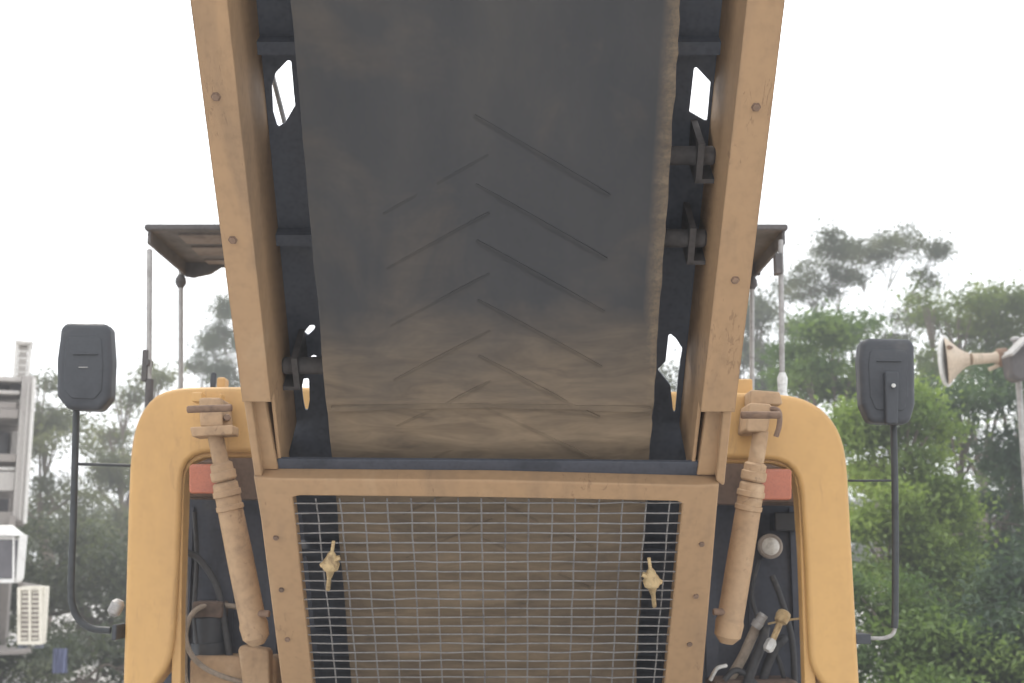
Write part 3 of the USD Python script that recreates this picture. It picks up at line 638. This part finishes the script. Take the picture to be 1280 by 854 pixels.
# ================================================================== LEFT: building, air conditioners
BY = 16.0; BW = wall(BY)
x_edge = P(37, 600, BY)[0]
bl_ = thing('residential_building', (x_edge - 3, BY + 3, 0), 'weathered grey concrete building with balconies at the left edge of the picture', 'building')
turned[str(bl_.GetPath())] = (math.atan2(-x_edge, BY), x_edge, BY)
def zz(y, Y=BY): return P(20, y, Y)[2]
def xx(x, Y=BY): return P(x, 600, Y)[0]
def bb(x0, x1, y0, y1, Ya, Yb, r=.02): return rbox((xx(x0), Ya, zz(y1)), (xx(x1), Yb, zz(y0)), r)
obj('wall', rbox((x_edge - 7, BY + 1.2, 0), (xx(21), BY + 6, zz(470)), .02), M['stained_wall'], bl_)
obj('corner_pillar', bb(20, 37, 470, 652, BY, BY + .6), M['concrete'], bl_)
obj('drain_pipe', rod((xx(35), BY - .07, zz(655)), (xx(35), BY - .07, zz(474)), .024), M['white_pipe'], bl_)
obj('drain_pipe', rod((xx(28.5), BY - .06, zz(650)), (xx(28.5), BY - .06, zz(480)), .018), M['concrete'], bl_)
for y0, y1, m, e in ((472, 478, 'concrete', 20), (489, 494, 'concrete', 19), (512, 524, 'stained_wall', 19), (568, 578, 'stained_wall', 20), (640, 656, 'stained_wall', 34)):
    obj('floor_slab', rbox((x_edge - 7, BY + .02, zz(y1)), (xx(e), BY + 1.4, zz(y0)), .02), M[m], bl_)
obj('parapet', rbox((x_edge - 7, BY + .05, zz(614)), (xx(20), BY + .2, zz(590)), .02), M['concrete'], bl_)
obj('parapet', rbox((x_edge - 7, BY + .05, zz(512)), (xx(16), BY + .2, zz(503)), .02), M['stained_wall'], bl_)
rl = obj('railing', rod((x_edge - 7, BY + .1, zz(586)), (xx(19), BY + .1, zz(586)), .025), M['white_pipe'], bl_)
for x in (12, -10, -32, -54): obj('baluster', rod((xx(x), BY + .1, zz(592)), (xx(x), BY + .1, zz(584)), .02), M['stained_wall'], rl)
obj('wall_panel', bb(10.5, 20, 532, 567, BY + .9, BY + 1.25), M['concrete'], bl_)
for x0, x1, y0, y1 in ((-12, 9, 530, 567), (-60, -25, 530, 567), (-8, 15, 618, 638)):
    w = obj('window', bb(x0, x1, y0, y1, BY + 1.1, BY + 1.22), M['stained_wall'], bl_)
    obj('pane', bb(x0 + 2, x1 - 2, y0 + 2, y1 - 2, BY + 1.08, BY + 1.14, .004), M['dark_pane'], w)
obj('bracket', bb(16, 24, 645, 660, BY - .1, BY + .4), M['stained_wall'], bl_)
obj('roof_shed', bb(6, 27, 478, 489, BY + .3, BY + 1.1), M['canopy_steel'], bl_)
obj('side_ledge', bb(-30, 52, 812, 818, BY - .1, BY + .9), M['stained_wall'], bl_)
obj('lower_wall', rbox((x_edge - 7, BY + .7, 0), (xx(6), BY + 1.3, zz(656)), .02), M['stained_wall'], bl_)
# lattice mast on the roof
mst = thing('roof_mast', (xx(19), BY + .5, zz(472)), 'pale lattice mast standing on the building roof at far left', 'mast')
turned[str(mst.GetPath())] = turned[str(bl_.GetPath())]
for x in (11, 27):
    for yy in (BY + .3, BY + .7): obj('upright', rod((xx(x), yy, zz(474)), (xx(x), yy, zz(425)), .022, 8), M['white_pipe'], mst)
for k in range(6):
    y = 427 + k * 9
    obj('rung', rod((xx(11), BY + .3, zz(y)), (xx(27), BY + .3, zz(y)), .016, 6), M['white_pipe'], mst)
    obj('rung', rod((xx(11), BY + .7, zz(y)), (xx(27), BY + .7, zz(y)), .016, 6), M['white_pipe'], mst)
obj('antenna_panel', bb(14, 24, 428, 468, BY + .42, BY + .58), M['concrete'], mst)
obj('cap', bb(9, 30, 423, 426.5, BY + .25, BY + .75, .01), M['white_pipe'], mst)

# the air conditioner with a louvred front
AY = 14.6; AW = wall(AY)
def za(y): return P(20, y, AY)[2]
def xa_(x): return P(x, 770, AY)[0]
ac = thing('air_conditioner', (xa_(41), AY + .15, za(806)), 'cream outdoor air conditioner with twin louvred panels on a ledge', 'air conditioner')
obj('cabinet', rbox((xa_(22), AY + .02, za(806)), (xa_(53), AY + .17, za(733)), .015), M['white_cabinet'], ac)
fm = AW.pts([(22, 734), (53, 734), (53, 806), (22, 806)]); hs = [AW.pts([(26.5, 738), (36, 738), (36, 801), (26.5, 801)]), AW.pts([(39.5, 738), (49, 738), (49, 801), (39.5, 801)])]
obj('front_frame', plate(fillet(fm, .012), .03, .006, AW, d0=-.02, holes=[fillet(h, .006, 3) for h in hs]), M['white_cabinet'], ac)
for xa0, xa1 in ((26, 36.5), (39, 49.5)):
    obj('grille', rbox((xa_(xa0), AY + .005, za(802)), (xa_(xa1), AY + .0185, za(737)), .003), M['grille_grey'], ac)
    for k in range(11):
        z = za(740 + k * 5.8)
        obj('louvre', hexa([(xa_(xa0), AY - .012, z - .012), (xa_(xa1), AY - .012, z - .012), (xa_(xa1), AY + .004, z), (xa_(xa0), AY + .004, z), (xa_(xa0), AY - .010, z - .004), (xa_(xa1), AY - .010, z - .004), (xa_(xa1), AY + .006, z + .008), (xa_(xa0), AY + .006, z + .008)]), M['white_cabinet'], ac, smooth=False)
for x in (27, 48): obj('foot', box((xa_(x) - .03, AY + .03, za(811)), (xa_(x) + .03, AY + .16, za(806) + .004)), M['dark_steel'], ac)
# the white-framed unit above it
ac2 = thing('air_conditioner', (xa_(5), AY + .2, za(730)), 'white framed air conditioner with dark grille hung above the louvred one', 'air conditioner')
obj('cabinet', rbox((xa_(-42), AY + .02, za(729)), (xa_(18), AY + .14, za(672)), .02), M['white_frame'], ac2)
fm = AW.pts([(-45, 671), (18.5, 671), (18.5, 729), (-45, 729)])
obj('front_frame', plate(fillet(fm, .02), .03, .01, AW, d0=-.015, holes=[fillet(AW.pts([(-40, 674), (16, 674), (15.5, 724), (-40, 724)]), .01)]), M['white_frame'], ac2)
obj('grille', rbox((xa_(-39), AY + .004, za(723)), (xa_(15.3), AY + .019, za(675)), .003), M['dark_pane'], ac2)
obj('side_cover', hexa([(xa_(18.5), AY - .02, za(727)), (xa_(21), AY + .05, za(722)), (xa_(21), AY + .14, za(722)), (xa_(18.5), AY + .14, za(727)), (xa_(18.5), AY - .02, za(668)), (xa_(22), AY + .05, za(669)), (xa_(22), AY + .14, za(669)), (xa_(18.5), AY + .14, za(668))]), M['white_frame'], ac2)
obj('rain_hood', hexa([(xa_(-45), AY - .05, za(670)), (xa_(18), AY - .05, za(670)), (xa_(18), AY + .14, za(668)), (xa_(-45), AY + .14, za(668)), (xa_(-45), AY - .0, za(659)), (xa_(2), AY - .0, za(659)), (xa_(2), AY + .14, za(656)), (xa_(-45), AY + .14, za(656))]), M['white_frame'], ac2)
obj('support_arm', rod((xa_(10), AY + .3, za(731)), (xa_(-40), BY + .8, za(740)), .03), M['stained_wall'], ac2)
# blue sheet hanging below the ledge
n = 24; tt = np.linspace(0, 1, n); 
fb = []
for s in (0, .012):
    for t in tt:
        for z_, k in ((za(813), .3), (za(845), 1), (.35, 1.6)):
            fb.append((xa_(57 + 18 * t) + .02 * k * math.sin(t * 9), AY + .3 + s + .03 * k * math.sin(t * 21 + k), z_))
fb = np.array(fb); off = n * 3; F = []
for a in range(n - 1):
    for b in range(2):
        k = a * 3 + b; F += [[k, k + 3, k + 4], [k, k + 4, k + 1], [k + off, k + 4 + off, k + 3 + off], [k + off, k + 1 + off, k + 4 + off]]
for k in list(range(0, off - 3, 3)): F += [[k, k + off, k + 3 + off], [k, k + 3 + off, k + 3], [k + 2, k + 5 + off, k + 2 + off], [k + 2, k + 5, k + 5 + off]]
bs_ = obj('tarpaulin', trimesh.Trimesh(fb, F, process=False), M['blue_sheet'], smooth=True)
tag(bs_, 'strip of blue tarpaulin hanging below the ledge at lower left', 'tarpaulin')

# ================================================================== RIGHT: loudspeaker on a pole
LY = 9.6
pole = thing('utility_pole', (P(1283, 600, LY)[0], LY, 0), 'slim grey metal pole at the right edge carrying the horn loudspeaker', 'pole')
obj('shaft', rod((P(1282, 600, LY)[0], LY, -.1), (P(1282, 600, LY)[0], LY, P(1280, 425, LY)[2]), .024, 16), M['galvanised'], pole)
obj('cap', lathe((P(1282, 600, LY)[0], LY, P(1280, 426, LY)[2]), (P(1282, 600, LY)[0], LY, P(1280, 421, LY)[2]), [(0, .04), (.6, .04), (1, .02)]), M['galvanised'], pole)
hn = thing('loudspeaker', P(1240, 452, LY), 'tan horn loudspeaker with pale rim pointing left beside the right mirror', 'loudspeaker')
ax0, ax1 = P(1262, 446, LY), P(1183, 451, LY)
bell = obj('horn', lathe(P(1212, 449, LY), P(1181, 451.5, LY + .05), [(0, .05), (.18, .062), (.38, .088), (.58, .125), (.78, .165), (.94, .19), (.97, .188), (.8, .155), (.5, .10), (.3, .06)], 32), M['horn_paint'], hn)
obj('rim', lathe(P(1184.5, 451.3, LY + .04), P(1180, 451.6, LY + .055), [(0, .186), (.15, .204), (.6, .206), (1, .196), (1.0, .180), (.5, .172)], 32), M['horn_rim'], hn)
obj('throat', lathe(P(1214, 449, LY), P(1262, 446.5, LY), [(0, .052), (.05, .045), (.55, .04), (.7, .055), (.95, .06), (1, .04)], 20), M['horn_paint'], hn)
obj('driver', lathe(P(1246, 447.5, LY), P(1260, 446.5, LY), [(0, .06), (.15, .075), (.85, .075), (1, .05)], 20), M['rusty_iron'], hn)
obj('brace', rod(P(1236, 462, LY), P(1258, 452, LY), .016), M['horn_paint'], hn)
obj('bracket', plate(fillet(wall(LY - .1).pts([(1256, 440), (1262, 438), (1268, 466), (1261, 470)]), .01), .05, .008, wall(LY - .1)), M['galvanised'], hn)
obj('arm', rod(P(1258, 449, LY), P(1283, 449, LY), .022), M['galvanised'], hn)
obj('mount_bolt', rod(P(1186, 434, LY - .13), P(1192, 436, LY + .02), .017), M['rusty_iron'], hn)
fl = thing('floodlight', P(1275, 450, LY - .2), 'dark tilted floodlight on the pole at the right edge', 'floodlight')
fr = wall(LY - .25)
obj('housing', plate(fillet(fr.pts([(1262, 443), (1284, 420), (1306, 424), (1306, 468), (1276, 476), (1266, 470)]), .03), .16, .025, fr), M['canopy_steel'], fl)
obj('visor', hexa([*fr.to3(fr.pts([(1261, 443), (1285, 418)]), -.06), *fr.to3(fr.pts([(1285, 418), (1261, 443)]), .15), *fr.to3(fr.pts([(1263, 446), (1286, 422)]), -.06), *fr.to3(fr.pts([(1286, 422), (1263, 446)]), .15)]), M['galvanised'], fl)

# ================================================================== TREES
def leaves(centers, per, sig, size, seed, up=1.0):
    r = np.random.default_rng(seed); n = len(centers) * per
    c = np.repeat(centers, per, 0) + r.normal(0, 1, (n, 3)) * np.repeat(np.broadcast_to(sig, (len(centers),)), per)[:, None] * np.array([1, 1, .6])
    nn = r.normal(0, 1, (n, 3)); nn[:, 2] += up; nn /= np.linalg.norm(nn, axis=1, keepdims=True)
    d = r.normal(0, 1, (n, 3)); d[:, 2] -= .5; w = np.cross(nn, d); w /= np.linalg.norm(w, axis=1, keepdims=True); d = np.cross(w, nn)
    L = size * r.uniform(.6, 1.35, n)[:, None]; W = L * r.uniform(.30, .5, n)[:, None]
    V = np.stack([c - d * L * .5, c + w * W * .5 + nn * L * .06, c + d * L * .5 - nn * L * .08, c - w * W * .5 + nn * L * .06], 1).reshape(-1, 3)
    b = np.arange(n)[:, None] * 4
    return trimesh.Trimesh(V, np.vstack([b + [0, 1, 2], b + [0, 2, 3]]), process=False)
def tree(name, label, cat, base, blobs, clumps, per, sig, size, leafm, barkm, seed, trunk_r=.14, fork=.45, group=None, shell=.55, padr=(.18, .42)):
    """base (x, y); blobs: (x, y, z, rx, ry, rz) ellipsoids that the crown's clumps fill unevenly."""
    r = np.random.default_rng(seed); t = thing(name, (base[0], base[1], 0), label, cat, group)
    vol = np.array([b[3] * b[4] * b[5] for b in blobs]) ** .8; cs, own = [], []
    for k, b in enumerate(blobs):
        m = max(4, int(clumps * vol[k] / vol.sum())); npad = max(3, m // 7)
        d = r.normal(0, 1, (npad, 3)); d[:, 2] += .25; d /= np.linalg.norm(d, axis=1, keepdims=True); rad = r.uniform(shell, 1.08, npad) ** .6
        pad = np.array(b[:3]) + d * rad[:, None] * np.array(b[3:]); pr_ = np.mean(b[3:]) * r.uniform(*padr, npad)
        w_ = r.integers(0, npad, m)
        q = r.normal(0, 1, (m, 3)); q /= np.linalg.norm(q, axis=1, keepdims=True); q *= r.uniform(.3, 1, (m, 1)) ** .5
        cs.append(pad[w_] + q * pr_[w_][:, None] * np.array([1.15, 1.15, .62])); own += [k] * m
    cs = np.vstack(cs); own = np.array(own); keep = cs[:, 2] > .12; cs, own = cs[keep], own[keep]
    obj('crown', leaves(cs, per, sig * r.uniform(.6, 1.4, len(cs)), size, seed + 1), M[leafm], t, smooth=False)
    top = max(b[2] for b in blobs); f = np.array([base[0], base[1], top * fork])
    ctr = np.mean([b[:3] for b in blobs], 0); f[:2] += (ctr[:2] - f[:2]) * .3
    pts = spline([(base[0], base[1], -.15), (base[0] + r.normal(0, .06), base[1], f[2] * .5), f], 6)
    tr = [tube(pts, np.linspace(trunk_r * 1.25, trunk_r * .8, len(pts)), 9)]
    for k, b in enumerate(blobs):
        e = np.array(b[:3]); mid = (f + e) / 2 + r.normal(0, .15, 3) - (0, 0, .1 * np.linalg.norm(e - f) * .3)
        pp = spline([f, mid, e], 5); tr.append(tube(pp, np.linspace(trunk_r * .32, trunk_r * .07, len(pp)), 7))
        ids = np.flatnonzero(own == k); 
        for q in r.choice(ids, min(len(ids), 6), False):
            m2 = (e + cs[q]) / 2 + r.normal(0, .08, 3); pp2 = spline([pp[-4], m2, cs[q]], 3); tr.append(tube(pp2, np.linspace(trunk_r * .16, trunk_r * .04, len(pp2)), 5))
    obj('trunk', tr, M[barkm], t, smooth=True)
    return t
def blob(px, py, Y, rpx, rpy, ry):
    c = P(px, py, Y); s = Y / F_PX / cp
    return (*c, rpx * s, ry, rpy * s)
G = lambda px, Y: (P(px, 700, Y)[0], Y)

# tall open eucalyptus, upper right
Y = 30
tree('eucalyptus_tree', 'tall airy grey-green tree rising above the other trees at upper right', 'tree', G(1095, Y),
     [blob(1125, 305, Y, 34, 18, 1.2), blob(1163, 325, Y, 18, 14, .8), blob(1078, 312, Y, 26, 16, 1.0), blob(1033, 322, Y, 28, 18, 1.1), blob(1008, 360, Y, 22, 28, 1.0), blob(1040, 352, Y, 26, 22, .9), blob(1000, 398, Y, 18, 20, .9), blob(1150, 350, Y, 16, 12, .7), blob(1140, 392, Y, 16, 26, .7), blob(1112, 445, Y, 24, 22, .8)],
     330, 50, .16, .10, 'leaf_grey', 'bark', 11, .06, .6, padr=(.3, .6), shell=.5)
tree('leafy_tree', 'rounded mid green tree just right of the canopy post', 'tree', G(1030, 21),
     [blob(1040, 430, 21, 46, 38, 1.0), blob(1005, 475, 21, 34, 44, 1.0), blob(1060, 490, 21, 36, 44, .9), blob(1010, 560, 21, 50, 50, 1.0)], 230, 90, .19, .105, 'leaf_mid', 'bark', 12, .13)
tree('leafy_tree', 'olive green tree above the loudspeaker at the right edge', 'tree', G(1230, 24),
     [blob(1185, 400, 24, 38, 40, 1.2), blob(1235, 405, 24, 42, 38, 1.2), blob(1285, 415, 24, 40, 40, 1.2), blob(1215, 460, 24, 60, 46, 1.3), blob(1290, 480, 24, 46, 60, 1.3), blob(1160, 380, 24, 18, 22, .7)], 230, 80, .22, .115, 'leaf_olive', 'bark', 13, .16)
tree('leafy_tree', 'dark green dense tree behind the loudspeaker and below it', 'tree', G(1235, 17),
     [blob(1215, 540, 17, 62, 62, 1.0), blob(1280, 530, 17, 50, 75, 1.0), blob(1250, 640, 17, 78, 70, 1.1), blob(1330, 620, 17, 60, 110, 1.2), blob(1240, 750, 17, 90, 70, 1.1)], 360, 95, .18, .095, 'leaf_dark', 'bark', 14, .15)
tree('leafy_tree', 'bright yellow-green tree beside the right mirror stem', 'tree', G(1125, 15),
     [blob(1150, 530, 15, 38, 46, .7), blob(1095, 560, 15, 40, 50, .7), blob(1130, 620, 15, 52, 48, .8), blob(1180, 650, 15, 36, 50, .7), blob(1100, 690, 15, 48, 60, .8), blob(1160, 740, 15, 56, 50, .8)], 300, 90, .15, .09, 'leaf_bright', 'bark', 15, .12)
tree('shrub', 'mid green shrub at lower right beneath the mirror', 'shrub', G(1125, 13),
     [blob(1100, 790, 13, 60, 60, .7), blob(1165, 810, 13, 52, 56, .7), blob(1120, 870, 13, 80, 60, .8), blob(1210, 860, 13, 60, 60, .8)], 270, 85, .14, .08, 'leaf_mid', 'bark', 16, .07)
tree('shrub', 'dark green shrub in the bottom right corner', 'shrub', G(1260, 13.5),
     [blob(1240, 800, 13.5, 60, 70, .8), blob(1310, 790, 13.5, 60, 90, .9), blob(1270, 880, 13.5, 90, 60, .9)], 260, 85, .18, .095, 'leaf_dark', 'bark', 17, .07)
tree('leafy_tree', 'grey-green tree seen between the right canopy posts', 'tree', G(955, 34),
     [blob(950, 415, 34, 30, 34, 1.1), blob(965, 460, 34, 34, 36, 1.1), blob(920, 470, 34, 40, 46, 1.2), blob(850, 490, 34, 60, 40, 1.4)], 170, 60, .30, .17, 'leaf_grey', 'bark', 18, .16)
# left
tree('eucalyptus_tree', 'thin grey-green tree top showing between left canopy post and conveyor', 'tree', G(275, 34),
     [blob(283, 398, 34, 26, 16, 1.0), blob(255, 420, 34, 18, 12, .8), blob(285, 440, 34, 26, 16, .9), blob(250, 455, 34, 16, 12, .8), blob(300, 470, 34, 30, 18, 1.0)], 130, 75, .17, .10, 'leaf_grey', 'bark', 19, .06, .6, padr=(.3, .6))
tree('leafy_tree', 'hazy olive tree between the building and the left mirror stem', 'tree', G(55, 27),
     [blob(50, 500, 27, 26, 36, 1.2), blob(70, 560, 27, 34, 44, 1.2), blob(30, 590, 27, 46, 60, 1.3), blob(75, 640, 27, 40, 40, 1.2), blob(5, 640, 27, 46, 60, 1.3)], 150, 80, .22, .12, 'leaf_hazy', 'bark', 20, .15)
tree('leafy_tree', 'sparse olive tree with bright gaps left of the yellow hood', 'tree', G(150, 30),
     [blob(150, 492, 30, 22, 20, 1.0), blob(200, 480, 30, 40, 14, 1.0), blob(135, 540, 30, 24, 26, 1.1), blob(165, 580, 30, 22, 30, 1.1), blob(120, 615, 30, 34, 28, 1.2), blob(155, 660, 30, 40, 34, 1.2)], 110, 80, .22, .12, 'leaf_hazy', 'bark', 21, .15)
tree('leafy_tree', 'dull grey-green tree at lower left beneath the mirror arm', 'tree', G(110, 22),
     [blob(60, 700, 22, 60, 50, 1.2), blob(130, 690, 22, 46, 46, 1.2), blob(100, 770, 22, 70, 60, 1.3), blob(20, 770, 22, 60, 60, 1.3), blob(160, 780, 22, 50, 60, 1.2)], 250, 75, .22, .12, 'leaf_grey', 'bark', 22, .16)
tree('shrub', 'grey-green shrub along the bottom left beside the tarpaulin', 'shrub', G(110, 17),
     [blob(110, 850, 17, 56, 50, .9), blob(160, 850, 17, 40, 56, .9), blob(40, 870, 17, 60, 50, .9)], 190, 75, .2, .11, 'leaf_grey', 'bark', 23, .08)
# distant woods closing the horizon
r = np.random.default_rng(31); n = 900
cx = r.uniform(-46, 46, n); cy = r.uniform(48, 60, n)
tp = 2.6 + 1.8 * meshkit.fbm(np.stack([cx / 6, cy / 12, 0 * cx], -1), 3, 3) - 1.5 * (np.abs(cx) < 0)
cz = r.uniform(0.2, 1, n) ** .8 * tp
w = obj('distant_woods', leaves(np.stack([cx, cy, cz], 1), 55, .8, .42, 32), M['leaf_grey'], smooth=False)
tag(w, 'distant band of grey-green woodland along the horizon behind everything', 'woods', kind='stuff')

# ================================================================== haze
M['haze_air'] = usdkit.material(stage, '/World/Looks/haze_air', {'v': ('principled_volume', {'color': (.96, .97, 1.0), 'density': .0050, 'anisotropy': .2})}, [], volume='v.volume')
hz = obj('haze', box((-650, -650, -1.2), (650, 650, 16)), M['haze_air'], smooth=False)
tag(hz, 'pale haze hanging in the air over the whole yard', 'haze', kind='stuff')
